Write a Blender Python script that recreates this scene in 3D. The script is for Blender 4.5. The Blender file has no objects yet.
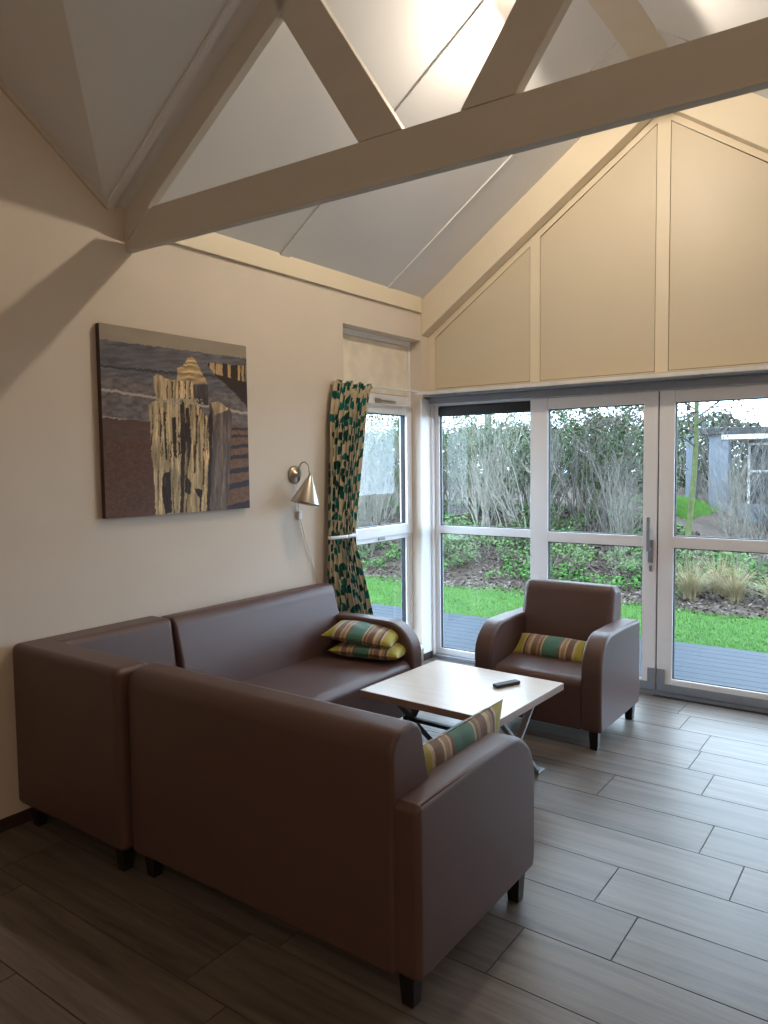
import bpy, bmesh, math, random
from mathutils import Vector, Matrix, noise
import numpy as np
PI = math.pi
scn = bpy.context.scene
COL = scn.collection

# ------------------------------------------------------------------ camera
YAW, PITCH, ROLL = -0.626891, 0.0659803, -0.0119792
CAM = Vector((3.24884, -5.11962, 1.6))
f_ = Vector((math.sin(YAW)*math.cos(PITCH), math.cos(YAW)*math.cos(PITCH), -math.sin(PITCH)))
r_ = Vector((math.cos(YAW), -math.sin(YAW), 0)); u_ = r_.cross(f_)
c_, s_ = math.cos(ROLL), math.sin(ROLL)
R_, U_ = c_*r_+s_*u_, -s_*r_+c_*u_
cd = bpy.data.cameras.new('camera'); cam = bpy.data.objects.new('camera', cd); COL.objects.link(cam)
M = Matrix.Identity(4)
for i in range(3):
    M[i][0], M[i][1], M[i][2], M[i][3] = R_[i], U_[i], -f_[i], CAM[i]
cam.matrix_world = M
cd.sensor_fit = 'HORIZONTAL'; cd.sensor_width = 36; cd.lens = 746.33/768*36
cd.clip_start = .05; cd.clip_end = 200
scn.camera = cam

# ------------------------------------------------------------------ light, world, exposure
vs = scn.view_settings
vs.view_transform = 'Standard'; vs.look = 'None'; vs.gamma = 1; vs.use_curve_mapping = False
vs.exposure = 1.0
scn.cycles.max_bounces = 10; scn.cycles.diffuse_bounces = 6; scn.cycles.transparent_max_bounces = 24
scn.cycles.sample_clamp_indirect = 4
scn.cycles.caustics_reflective = False; scn.cycles.caustics_refractive = False

w = bpy.data.worlds.new('overcast_sky'); scn.world = w; w.use_nodes = True
nt = w.node_tree; nt.nodes.clear()
out = nt.nodes.new('ShaderNodeOutputWorld'); bg = nt.nodes.new('ShaderNodeBackground')
tc = nt.nodes.new('ShaderNodeTexCoord'); nz = nt.nodes.new('ShaderNodeTexNoise'); cr = nt.nodes.new('ShaderNodeValToRGB')
nz.inputs['Scale'].default_value = 2.2; nz.inputs['Detail'].default_value = 4
cr.color_ramp.elements[0].position = .3; cr.color_ramp.elements[0].color = (.50, .68, 1.0, 1)
cr.color_ramp.elements[1].position = .7; cr.color_ramp.elements[1].color = (.74, .86, 1.0, 1)
nt.links.new(tc.outputs['Generated'], nz.inputs['Vector']); nt.links.new(nz.outputs['Fac'], cr.inputs['Fac'])
nt.links.new(cr.outputs['Color'], bg.inputs['Color']); nt.links.new(bg.outputs['Background'], out.inputs['Surface'])
bg.inputs['Strength'].default_value = 5.8

def lamp(name, loc, power, color, radius):
    l = bpy.data.lights.new(name, 'POINT'); l.energy = power; l.color = color; l.shadow_soft_size = radius
    o = bpy.data.objects.new(name, l); o.location = loc; COL.objects.link(o); return o
RIDGE_LAMP = (1.66, -1.62, 3.85)
lamp('ridge_lamp_glow', RIDGE_LAMP, 1.5, (1, .80, .56), .035)
sp_ = bpy.data.lights.new('ridge_lamp_light', 'SPOT'); sp_.energy = 42; sp_.color = (1, .85, .66); sp_.shadow_soft_size = .035
sp_.spot_size = PI; sp_.spot_blend = .06
so_ = bpy.data.objects.new('ridge_lamp_light', sp_); so_.location = RIDGE_LAMP; COL.objects.link(so_)
lamp('kitchen_lamp_light', (4.6, -6.6, 2.9), 28, (1, .74, .50), .12)

# ------------------------------------------------------------------ helpers
def tag(o, label=None, cat=None, group=None, kind=None):
    if label: o['label'] = label
    if cat: o['category'] = cat
    if group: o['group'] = group
    if kind: o['kind'] = kind
    return o

def lin(c):
    return tuple(((v/255)/12.92 if v/255 <= .04045 else ((v/255+.055)/1.055)**2.4) for v in c)

def mat(name, rgb, rough=.5, metal=0, spec=.5, noise_scale=0, noise_amt=.1, bump=0, bump_scale=200, stretch=None, coat=0, vary=False):
    m = bpy.data.materials.new(name); m.use_nodes = True; t = m.node_tree; b = t.nodes['Principled BSDF']
    c = lin(rgb)
    b.inputs['Base Color'].default_value = (*c, 1); b.inputs['Roughness'].default_value = rough
    b.inputs['Metallic'].default_value = metal; b.inputs['Specular IOR Level'].default_value = spec
    b.inputs['Coat Weight'].default_value = coat
    tcn = t.nodes.new('ShaderNodeTexCoord'); mp = t.nodes.new('ShaderNodeMapping')
    t.links.new(tcn.outputs['Object'], mp.inputs['Vector'])
    if stretch: mp.inputs['Scale'].default_value = stretch
    n = t.nodes.new('ShaderNodeTexNoise'); n.inputs['Scale'].default_value = noise_scale or 8; n.inputs['Detail'].default_value = 5
    t.links.new(mp.outputs['Vector'], n.inputs['Vector'])
    r = t.nodes.new('ShaderNodeValToRGB'); a = noise_amt
    r.color_ramp.elements[0].position = .3; r.color_ramp.elements[1].position = .7
    r.color_ramp.elements[0].color = (*[v*(1-a) for v in c], 1); r.color_ramp.elements[1].color = (*[min(1, v*(1+a)) for v in c], 1)
    t.links.new(n.outputs['Fac'], r.inputs['Fac']); src = r.outputs['Color']
    if vary:   # every copy of a thing gets a slightly different tone
        oi = t.nodes.new('ShaderNodeObjectInfo'); hs = t.nodes.new('ShaderNodeHueSaturation'); mr = t.nodes.new('ShaderNodeMapRange')
        mr.inputs['To Min'].default_value = .75; mr.inputs['To Max'].default_value = 1.25
        t.links.new(oi.outputs['Random'], mr.inputs['Value']); t.links.new(mr.outputs['Result'], hs.inputs['Value'])
        t.links.new(src, hs.inputs['Color']); src = hs.outputs['Color']
    t.links.new(src, b.inputs['Base Color'])
    if bump:
        n2 = t.nodes.new('ShaderNodeTexNoise'); n2.inputs['Scale'].default_value = bump_scale; n2.inputs['Detail'].default_value = 3
        t.links.new(mp.outputs['Vector'], n2.inputs['Vector'])
        bn = t.nodes.new('ShaderNodeBump'); bn.inputs['Strength'].default_value = bump; bn.inputs['Distance'].default_value = .002
        t.links.new(n2.outputs['Fac'], bn.inputs['Height']); t.links.new(bn.outputs['Normal'], b.inputs['Normal'])
    return m

def attr_mat(name, attr='Col', rough=.8, spec=.3, bump=0, bump_scale=300):
    m = bpy.data.materials.new(name); m.use_nodes = True; t = m.node_tree; b = t.nodes['Principled BSDF']
    a = t.nodes.new('ShaderNodeAttribute'); a.attribute_name = attr
    n = t.nodes.new('ShaderNodeTexNoise'); n.inputs['Scale'].default_value = bump_scale
    tcn = t.nodes.new('ShaderNodeTexCoord'); t.links.new(tcn.outputs['Object'], n.inputs['Vector'])
    mr = t.nodes.new('ShaderNodeMapRange'); mr.inputs['To Min'].default_value = .85; mr.inputs['To Max'].default_value = 1.15
    t.links.new(n.outputs['Fac'], mr.inputs['Value'])
    mx = t.nodes.new('ShaderNodeVectorMath'); mx.operation = 'SCALE'
    t.links.new(a.outputs['Color'], mx.inputs[0]); t.links.new(mr.outputs['Result'], mx.inputs['Scale'])
    t.links.new(mx.outputs['Vector'], b.inputs['Base Color'])
    b.inputs['Roughness'].default_value = rough; b.inputs['Specular IOR Level'].default_value = spec
    if bump:
        bn = t.nodes.new('ShaderNodeBump'); bn.inputs['Strength'].default_value = bump; bn.inputs['Distance'].default_value = .001
        t.links.new(n.outputs['Fac'], bn.inputs['Height']); t.links.new(bn.outputs['Normal'], b.inputs['Normal'])
    return m

class MB:
    """collects shapes, then links them as one mesh object"""
    def __init__(s): s.v = []; s.f = []
    def add(s, vs, fs):
        n = len(s.v); s.v += [tuple(p) for p in vs]; s.f += [tuple(i+n for i in f) for f in fs]; return s
    def box(s, x0, x1, y0, y1, z0, z1):
        return s.add([(x, y, z) for x in (x0, x1) for y in (y0, y1) for z in (z0, z1)],
                     [(0,1,3,2), (4,6,7,5), (0,4,5,1), (2,3,7,6), (0,2,6,4), (1,5,7,3)])
    def prism(s, poly, ax, a, b):
        """poly in the two other axes (in xyz order), extruded along ax from a to b"""
        def p(q, t):
            return {'x': (t, q[0], q[1]), 'y': (q[0], t, q[1]), 'z': (q[0], q[1], t)}[ax]
        n = len(poly)
        return s.add([p(q, a) for q in poly]+[p(q, b) for q in poly],
                     [tuple(range(n)), tuple(range(2*n-1, n-1, -1))]+[(i, i+n, (i+1) % n+n, (i+1) % n) for i in range(n)])
    def slab(s, pts, off):
        n = len(pts); off = Vector(off)
        return s.add([Vector(p) for p in pts]+[Vector(p)+off for p in pts],
                     [tuple(range(n)), tuple(range(2*n-1, n-1, -1))]+[(i, i+n, (i+1) % n+n, (i+1) % n) for i in range(n)])
    def bar(s, p, q, w, h, up=(0,0,1)):
        p, q = Vector(p), Vector(q); d = (q-p).normalized(); a = d.cross(Vector(up)).normalized(); b = a.cross(d)
        vs = [c+a*i*w/2+b*j*h/2 for c in (p, q) for i, j in ((-1,-1), (1,-1), (1,1), (-1,1))]
        return s.add(vs, [(0,1,2,3), (7,6,5,4)]+[(i, i+4, (i+1) % 4+4, (i+1) % 4) for i in range(4)])
    def tube(s, pts, rad, n=8, caps=True):
        pts = [Vector(p) for p in pts]; rad = rad if isinstance(rad, (list, tuple)) else [rad]*len(pts)
        up = None; vs = []
        for i, p in enumerate(pts):
            d = (pts[min(i+1, len(pts)-1)]-pts[max(i-1, 0)]).normalized()
            if up is None: up = d.orthogonal().normalized()
            a = (up-d*up.dot(d)).normalized(); up = a; b = d.cross(a)
            vs += [p+(a*math.cos(2*PI*k/n)+b*math.sin(2*PI*k/n))*rad[i] for k in range(n)]
        fs = [(i*n+k, i*n+(k+1) % n, (i+1)*n+(k+1) % n, (i+1)*n+k) for i in range(len(pts)-1) for k in range(n)]
        if caps: fs += [tuple(range(n-1, -1, -1)), tuple(range((len(pts)-1)*n, len(pts)*n))]
        return s.add(vs, fs)
    def lathe(s, prof, n=32, mtx=None):
        vs = [Vector((r*math.cos(2*PI*k/n), r*math.sin(2*PI*k/n), z)) for r, z in prof for k in range(n)]
        if mtx: vs = [mtx @ v for v in vs]
        return s.add(vs, [(i*n+k, i*n+(k+1) % n, (i+1)*n+(k+1) % n, (i+1)*n+k) for i in range(len(prof)-1) for k in range(n)])
    def build(s, name, m, parent=None, bevel=0, seg=3, smooth=None, fix=True):
        me = bpy.data.meshes.new(name); me.from_pydata(s.v, [], s.f)
        if fix:
            bm = bmesh.new(); bm.from_mesh(me); bmesh.ops.recalc_face_normals(bm, faces=bm.faces); bm.to_mesh(me); bm.free()
        for mm in (m if isinstance(m, list) else [m]): me.materials.append(mm)
        o = bpy.data.objects.new(name, me); COL.objects.link(o)
        if parent: o.parent = parent
        if bevel:
            b = o.modifiers.new('bevel', 'BEVEL'); b.width = bevel; b.segments = seg; b.limit_method = 'ANGLE'; b.angle_limit = math.radians(40)
            b.harden_normals = False
        if smooth or (bevel and smooth is None and seg > 2):
            me.shade_smooth()
            if bevel:
                wn = o.modifiers.new('wn', 'WEIGHTED_NORMAL'); wn.keep_sharp = False
        me.update(); return o
def struct(name, mb, m, parent=None, **k):
    o = mb.build(name, m, parent, **k)
    if not parent: o['kind'] = 'structure'
    return o
def thing(name, loc=(0,0,0), rz=0, label=None, cat=None, group=None, kind=None):
    o = bpy.data.objects.new(name, None); COL.objects.link(o); o.location = loc; o.rotation_euler = (0, 0, rz)
    o.empty_display_size = .1
    return tag(o, label, cat, group, kind)

# ------------------------------------------------------------------ materials
WALL = mat('wall_plaster', (214, 203, 190), .85, spec=.2, noise_scale=3, noise_amt=.02, bump=.25, bump_scale=160)
CEIL = mat('ceiling_board', (222, 223, 226), .8, spec=.15, noise_scale=3, noise_amt=.015)
WOODW = mat('painted_timber', (205, 196, 183), .55, noise_scale=6, noise_amt=.03, bump=.1, bump_scale=60)
CREAM = mat('cream_trim', (224, 212, 190), .5, noise_scale=5, noise_amt=.02)
PANEL = mat('gable_panel', (208, 196, 174), .45, noise_scale=2, noise_amt=.02)
DARKGAP = mat('dark_gap', (40, 34, 30), .9)
UPVC = mat('white_window_frame', (232, 232, 235), .35, noise_scale=4, noise_amt=.01)
ALU = mat('grey_aluminium', (138, 144, 154), .4, metal=.15, noise_scale=20, noise_amt=.05)
GASKET = mat('black_gasket', (28, 32, 42), .6)
BLACKP = mat('black_plastic', (22, 22, 26), .4)
LEATHER = mat('brown_leatherette', (90, 68, 65), .40, spec=.5, noise_scale=5, noise_amt=.05, bump=.35, bump_scale=450)
LEGM = mat('black_wood_leg', (24, 20, 20), .35, noise_scale=30, noise_amt=.2)
STEEL = mat('brushed_steel', (190, 180, 165), .32, metal=1, noise_scale=60, noise_amt=.1, stretch=(1,1,8))
TGREY = mat('grey_metal_leg', (150, 152, 156), .4, metal=.3, noise_scale=20, noise_amt=.05)
TBLACK = mat('black_bar_backlit_leg', (26, 26, 28), .4, noise_scale=20, noise_amt=.1)  # black stretcher metal; also the grey left legs with backlit shade painted in
WHITEP = mat('white_plastic', (225, 225, 225), .4)
BASEB = mat('dark_baseboard', (58, 42, 36), .5, noise_scale=10, noise_amt=.1, stretch=(1,.1,1))

def glass_mat():
    m = bpy.data.materials.new('window_glass'); m.use_nodes = True; t = m.node_tree; t.nodes.clear()
    o = t.nodes.new('ShaderNodeOutputMaterial'); mx = t.nodes.new('ShaderNodeMixShader'); fr = t.nodes.new('ShaderNodeFresnel')
    tr = t.nodes.new('ShaderNodeBsdfTransparent'); gl = t.nodes.new('ShaderNodeBsdfGlossy')
    tr.inputs['Color'].default_value = (.93, .965, .95, 1); gl.inputs['Roughness'].default_value = .0; ge = t.nodes.new('ShaderNodeNewGeometry'); mi = t.nodes.new('ShaderNodeMapRange'); mi.inputs['To Min'].default_value = 1.3; mi.inputs['To Max'].default_value = 1/1.3; t.links.new(ge.outputs['Backfacing'], mi.inputs['Value']); t.links.new(mi.outputs['Result'], fr.inputs['IOR'])
    t.links.new(fr.outputs['Fac'], mx.inputs['Fac']); t.links.new(tr.outputs['BSDF'], mx.inputs[1]); t.links.new(gl.outputs['BSDF'], mx.inputs[2])
    t.links.new(mx.outputs['Shader'], o.inputs['Surface']); return m
GLASS = glass_mat()

def tile_mat():
    m = bpy.data.materials.new('wood_look_tile'); m.use_nodes = True; t = m.node_tree; b = t.nodes['Principled BSDF']
    N, L = t.nodes.new, t.links.new
    tcn = N('ShaderNodeTexCoord'); at = N('ShaderNodeAttribute'); at.attribute_name = 'rnd'
    ad = N('ShaderNodeVectorMath'); ad.operation = 'MULTIPLY_ADD'; ad.inputs[1].default_value = (37, 23, 11)
    L(at.outputs['Color'], ad.inputs[0]); L(tcn.outputs['Object'], ad.inputs[2])
    mp = N('ShaderNodeMapping'); mp.inputs['Scale'].default_value = (1.6, 22, 1); L(ad.outputs['Vector'], mp.inputs['Vector'])
    n = N('ShaderNodeTexNoise'); n.inputs['Scale'].default_value = 1; n.inputs['Detail'].default_value = 7; n.inputs['Roughness'].default_value = .62; n.inputs['Distortion'].default_value = .4
    L(mp.outputs['Vector'], n.inputs['Vector'])
    r = N('ShaderNodeValToRGB'); e = r.color_ramp.elements
    e[0].position = .30; e[0].color = (*lin((80, 71, 65)), 1); e[1].position = .68; e[1].color = (*lin((121, 112, 104)), 1)
    k = e.new(.48); k.color = (*lin((104, 95, 88)), 1)
    L(n.outputs['Fac'], r.inputs['Fac'])
    mp2 = N('ShaderNodeMapping'); mp2.inputs['Scale'].default_value = (5, 160, 1); L(ad.outputs['Vector'], mp2.inputs['Vector'])
    n2 = N('ShaderNodeTexNoise'); n2.inputs['Detail'].default_value = 3; n2.inputs['Scale'].default_value = 1; L(mp2.outputs['Vector'], n2.inputs['Vector'])
    mr = N('ShaderNodeMapRange'); mr.inputs['To Min'].default_value = .84; mr.inputs['To Max'].default_value = 1.14; L(n2.outputs['Fac'], mr.inputs['Value'])
    sp = N('ShaderNodeSeparateXYZ'); L(at.outputs['Color'], sp.inputs[0])
    mr2 = N('ShaderNodeMapRange'); mr2.inputs['To Min'].default_value = .9; mr2.inputs['To Max'].default_value = 1.08; L(sp.outputs['X'], mr2.inputs['Value'])
    mm = N('ShaderNodeMath'); mm.operation = 'MULTIPLY'; L(mr.outputs['Result'], mm.inputs[0]); L(mr2.outputs['Result'], mm.inputs[1])
    sc = N('ShaderNodeVectorMath'); sc.operation = 'SCALE'; L(r.outputs['Color'], sc.inputs[0]); L(mm.outputs['Value'], sc.inputs['Scale'])
    L(sc.outputs['Vector'], b.inputs['Base Color'])
    b.inputs['Roughness'].default_value = .38; b.inputs['Specular IOR Level'].default_value = .5
    bn = N('ShaderNodeBump'); bn.inputs['Strength'].default_value = .3; bn.inputs['Distance'].default_value = .001
    L(n2.outputs['Fac'], bn.inputs['Height']); L(bn.outputs['Normal'], b.inputs['Normal'])
    return m
TILE = tile_mat(); GROUT = mat('grout', (60, 58, 56), .9)

# ------------------------------------------------------------------ room shell
XR, RH, RW = 1.8175, 4.069, 3.635      # ridge x, ridge strip height, room width
EA, MS, KC = 2.87, .70, .76          # eave height, roof slope, cross roof slope
VY = -2.90                           # where the valley starts
random.seed(5)
# floor: wood-look tiles .282 deep laid along x, with grout between
def floor_mesh():
    mb = MB(); rnd = []; g = .0022
    x0, x1, y0, y1 = 0, 6.5, -8.0, 0.0
    mb.add([(x0, y0, -.12), (x1, y0, -.12), (x1, y1, -.12), (x0, y1, -.12), (x0, y0, -.003), (x1, y0, -.003), (x1, y1, -.003), (x0, y1, -.003)],
           [(3,2,1,0), (4,5,6,7), (0,1,5,4), (1,2,6,5), (2,3,7,6), (3,0,4,7)]); nf = len(mb.f)
    known = {-9: 2.11, -8: 2.29, -6: 2.43, -5: 2.02, -4: 2.55, -3: 2.72, -2: 2.32, -1: 2.48, 0: 2.18, 2: 1.43, 3: 1.62}
    L = 1.13
    for k in range(-11, 20):
        ya = -2.85-k*.282; yb = ya-.282          # row k goes from ya towards the camera
        a, b = max(yb, y0), min(ya, y1)
        if b-a < .01: continue
        kk = k
        off = known.get(kk, random.random()*L)
        s = off-math.ceil((off-x0)/L)*L
        while s < x1:
            p, q = max(s, x0), min(s+L, x1)
            if q-p > .01:
                n = len(mb.v)
                mb.v += [(p+g, a+g, 0), (q-g, a+g, 0), (q-g, b-g, 0), (p+g, b-g, 0), (p+g, a+g, -.003), (q-g, a+g, -.003), (q-g, b-g, -.003), (p+g, b-g, -.003)]
                mb.f += [(n, n+1, n+2, n+3)]+[(n+i, n+4+i, n+4+(i+1) % 4, n+(i+1) % 4) for i in range(4)]
                rnd += [(random.random(), random.random(), random.random())]*5
            s += L
    o = mb.build('floor', [GROUT, TILE], fix=False)
    me = o.data
    for i, p in enumerate(me.polygons): p.material_index = 0 if i < nf else 1
    at = me.attributes.new('rnd', 'FLOAT_COLOR', 'CORNER')
    vals = []
    for i, p in enumerate(me.polygons):
        c = (0,0,0) if i < nf else rnd[i-nf]
        vals += [*c, 1]*p.loop_total
    at.data.foreach_set('color', vals)
    o['kind'] = 'structure'
floor_mesh()

# left wall, with the window recess between y -1.09 and -.12
WT = -.34
RY0, RY1, RZ = -1.088, -.115, 2.556
mb = MB()
mb.box(WT, 0, -8, RY0, -.12, EA); mb.box(WT, 0, RY0, RY1, RZ, EA); mb.box(-.165, 0, RY1, 0.13, -.12, EA); mb.box(WT, 0, RY0, RY1, -.12, .10)
mb.prism([(VY, EA), (-8, EA), (-5.45, EA+KC*2.55)], 'x', WT, 0)
struct('wall_left', mb, WALL)
# window sill board of the recess
struct('trim_1', MB().box(-.30, .012, RY0, RY1, .10, .125), UPVC)

# right, rear and side walls (behind the camera, never flat stand-ins)
mb = MB(); mb.box(RW, RW+.2, VY, .2, -.12, EA+.02); mb.box(RW, 6.5, VY, VY+.2, -.12, EA+.02); struct('wall_right', mb, WALL)
struct('wall_back', MB().box(-.3, 6.7, -8.2, -8, -.12, EA), WALL)
mb = MB().box(6.5, 6.7, -8.2, VY+.2, -.12, EA); mb.prism([(VY, EA), (-8, EA), (-5.45, EA+KC*2.55)], 'x', 6.5, 6.7); struct('wall_side', mb, WALL)

# ceiling: two main slopes, ridge strip, cross roof with its valleys
xl = (RH-EA)/MS; xr = RW-xl; zv = RH; yv = VY-(RH-EA)/KC
zap = EA+KC*(-VY-0+0)  # helper only
mb = MB()
up = (0, 0, .15)
mb.slab([(0, .25, EA), (xl, .25, RH), (xl, yv, RH), (0, VY, EA)], up)
mb.slab([(RW, .25, EA), (xr, .25, RH), (xr, yv, RH), (RW, VY, EA)], up)
mb.slab([(xl, .25, RH), (xr, .25, RH), (xr, yv, RH), (xl, yv, RH)], up)
YC = -5.45; ZC = EA+KC*(VY-YC)
mb.slab([(0, VY, EA), (xl, yv, RH), (xr, yv, RH), (RW, VY, EA), (6.7, VY, EA), (6.7, YC, ZC), (-.3, YC, ZC), (-.3, VY, EA)], up)
mb.slab([(-.3, YC, ZC), (6.7, YC, ZC), (6.7, -8.2, EA-.15), (-.3, -8.2, EA-.15)], up)
struct('ceiling', mb, CEIL)

def sl(x, d=0): return EA+MS*x-d      # height on the left slope
# cover battens on the slopes at the panel joints
def batten(name, y0, y1, th, side=0):
    mb = MB()
    if side == 0: pts = [(0, sl(0)), (xl, RH), (xl, RH-th), (0, sl(0)-th)]
    else: pts = [(RW, sl(0)), (xr, RH), (xr, RH-th), (RW, sl(0)-th)]
    mb.prism(pts, 'y', y0, y1); return struct(name, mb, CEIL)
k = 2
for y0, y1, th in ((-1.715, -1.635, .014), (-.585, -.567, .010), (-2.90, -2.86, .02)):
    for side in (0, 1):
        if y0 < -2.8 and side: continue
        batten('trim_%d' % k, y0, y1, th, side); k += 1
# ridge strip board and eave board
struct('trim_8', MB().box(xl-.004, xr+.004, yv, .1, RH-.006, RH+.002), WOODW)
struct('trim_9', MB().box(0, .022, -2.76, -.13, 2.766, 2.885), CREAM, bevel=.002, seg=1)
struct('trim_10', MB().prism([(VY, 2.84), (VY, 2.875), (-5.4, 2.875+KC*2.5), (-5.4, 2.835+KC*2.5)], 'x', 0, .015), WOODW)
# gable wall above the doors: frame strips and panels with fine dark joints
def pl(x): return 2.535+.70*x if x < 1.81 else 3.774-.70*(x-1.86)
def rb(x): return 2.595+.70*x                  # underside of the left gable rafter
def rbr(x): return 3.762-.705*(x-1.953)
gz = 2.135
struct('wall_window', MB().prism([(-.16, gz), (RW+.2, gz), (RW+.2, EA+.02), (xr, RH+.05), (xl, RH+.05), (-.16, EA+.02)], 'y', .014, .25), DARKGAP)
G = .0035
pb = MB()
pb.prism([(.066, 2.185), (.880-G, 2.185), (.880-G, pl(.88)), (.066, pl(.066))], 'y', .002, .016)
pb.prism([(.956+G, 2.185), (1.775-G, 2.185), (1.775-G, pl(1.775)), (.956+G, pl(.956))], 'y', .002, .016)
pb.prism([(1.86+G, 2.185), (2.70-G, 2.185), (2.70-G, pl(2.70)), (1.86+G, pl(1.86))], 'y', .002, .016)
pb.prism([(2.78+G, 2.185), (3.56, 2.185), (3.56, pl(3.56)), (2.78+G, pl(2.78))], 'y', .002, .016)
struct('trim_12', pb, PANEL, bevel=.0015, seg=1)
fb = MB()
fb.prism([(-.02, 2.185-G), (.066-G, 2.185-G), (.066-G, pl(.066-G)+.006), (-.02, pl(-.02)+.006)], 'y', 0, .02)
fb.box(-.02, RW, 0, .02, gz, 2.185-G)
d = .006
for a, b in ((.88, .956), (2.70, 2.78), (3.56+G, RW)): fb.prism([(a, 2.185-G), (b, 2.185-G), (b, pl(b)+d), (a, pl(a)+d)], 'y', 0, .02)
fb.prism([(1.775, 2.185-G), (1.86, 2.185-G), (1.86, 3.78), (1.8, pl(1.8)+d), (1.775, pl(1.775)+d)], 'y', 0, .02)
d = .006
fb.prism([(-.02, pl(-.02)+d), (1.8, pl(1.8)+d), (1.8, 4.12), (-.02, pl(0)+.33)], 'y', 0, .02)
fb.prism([(1.8, pl(1.8)+d), (1.86, 3.78), (RW, pl(RW)+d), (RW, pl(RW)+.45), (1.8, 4.12)], 'y', 0, .02)
struct('trim_13', fb, CREAM)
# gable rafters
t = thing('gable_rafter', (0, 0, 0), 0, None, None)
t['kind'] = 'structure'; t.name = 'trim_14'; 
MB().prism([(0, rb(0)), (XR, rb(XR)), (XR, RH+.02), (xl, RH+.02), (0, EA+.02)], 'y', -.105, -.001).build('board', CREAM, t, bevel=.003, seg=1)
MB().prism([(XR, rbr(XR)), (RW, rbr(RW)), (RW, EA+.02), (xr, RH+.02), (XR, RH+.02)], 'y', -.105, -.001).build('board', CREAM, t, bevel=.003, seg=1)
# corner: return of the left wall
struct('trim_15', MB().box(-.002, .012, -.128, .02, 0.0, 2.10), UPVC, bevel=.002, seg=1)
# baseboard along the left wall
struct('baseboard_left', MB().box(0, .012, -8, RY0, 0, .055), BASEB)
struct('baseboard_corner', MB().box(.012, .018, -.128, 0, 0, .055), BASEB)

# ------------------------------------------------------------------ sliding window wall (y about 0 to .1)
FZ0, FZ1 = 0.03, 2.075
# outer frame: threshold, head, jambs
t = thing('window_frame', kind='structure'); t.name = 'window_1'
mb = MB().box(.012, RW, .0, .13, 2.055, 2.135).box(.0, .03, .0, .13, 0, 2.055).box(3.61, RW, 0, .13, 0, 2.055)
mb.build('head_frame', UPVC, t, bevel=.003, seg=1)
MB().box(.0, RW, -.005, .15, -.10, .028).box(.03, RW, .045, .055, .028, .045).build('threshold', ALU, t, bevel=.002, seg=1)
# fixed pane unit: glass .067-.873
def leaf(name, xs0, xs1, gx0, gx1, zb, zt, gz0, gz1, zm0, zm1, y0, y1, kind):
    e = thing(name); e['kind'] = 'structure'; e.name = name
    f = MB()
    f.box(xs0, gx0, y0, y1, zb, zt); f.box(gx1, xs1, y0, y1, zb, zt)
    f.box(gx0, gx1, y0, y1, zb, gz0); f.box(gx0, gx1, y0, y1, gz1, zt); f.box(gx0, gx1, y0, y1, zm0, zm1)
    f.build('frame', UPVC, e, bevel=.0035, seg=2, smooth=False)
    # glazing bead and black gasket round each light
    for (a, b) in ((gz0, zm0), (zm1, gz1)):
        g = MB(); q = .006; ym = (y0+y1)/2
        g.box(gx0, gx0+q, ym-.012, ym+.012, a, b).box(gx1-q, gx1, ym-.012, ym+.012, a, b).box(gx0, gx1, ym-.012, ym+.012, a, a+q).box(gx0, gx1, ym-.012, ym+.012, b-q, b)
        g.build('gasket', GASKET, e)
        MB().box(gx0, gx1, ym-.002, ym+.002, a, b).build('pane', GLASS, e)
    return e
fx = leaf('window_2', .03, .905, .068, .872, .028, 2.056, .078, 2.046, 1.024, 1.086, .04, .095, 0)
# black blind cassette in the top of the fixed light
bl = MB().box(.068, .872, .028, .058, 1.972, 2.04).box(.075, .865, .034, .05, 1.962, 1.975)
bl = bl.build('roller_blind', BLACKP, None, bevel=.004, seg=2); tag(bl, 'black rolled-up blind at the top of the leftmost glass door pane', 'blind')
d1 = leaf('door_1', .884, 1.803, 1.022, 1.709, .030, 2.054, .105, 1.972, 1.008, 1.082, -.004, .05, 1)
d2 = leaf('door_2', 1.812, 2.86, 1.912, 2.76, .030, 2.054, .125, 1.972, 1.012, 1.088, -.004, .05, 1)
d3 = leaf('window_3', 2.855, 3.61, 2.96, 3.55, .030, 2.056, .08, 2.0, 1.02, 1.086, .04, .095, 0)
for e, a, b in ((d1, .884, 1.803), (d2, 1.812, 2.86)):
    MB().box(a+.002, b-.002, -.010, -.004, .032, .088).build('kick_rail', ALU, e, bevel=.002, seg=1)
MB().box(1.752, 1.800, -.012, -.004, .088, .185).build('corner_plate', ALU, d1, bevel=.002, seg=1)
MB().box(1.816, 1.866, -.012, -.004, .088, .185).build('corner_plate', ALU, d2, bevel=.002, seg=1)
# door handle: backplate, lever standing up, key cylinder
h = MB().box(1.748, 1.784, -.018, -.004, .905, 1.06).build('handle_plate', ALU, d1, bevel=.004, seg=2)
MB().tube([(1.766, -.016, 1.0), (1.766, -.055, 1.0)], .011, 12)  .box(1.752, 1.772, -.068, -.048, .985, 1.215).build('handle', ALU, h, bevel=.004, seg=2)
MB().tube([(1.766, -.004, .875), (1.766, -.014, .875)], .009, 12).box(1.757, 1.775, -.012, -.004, .845, .885).build('keyhole', ALU, d1)
# dark gap strip between the two doors
MB().box(1.803, 1.812, .01, .03, .03, 2.05).build('seal', BLACKP, d1)
# floor drain slot in front of the doors
struct('trim_16', MB().box(1.80, RW, -.035, -.008, -.001, .003), BLACKP)
# soffit and track above the doors
struct('trim_17', MB().box(.012, RW, -.11, .02, 2.112, 2.128).box(.03, RW, -.045, -.012, 2.062, 2.112), ALU, bevel=.002, seg=1)
struct('trim_18', MB().box(.012, RW, -.10, -.0, 2.150, 2.166), WOODW)
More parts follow.
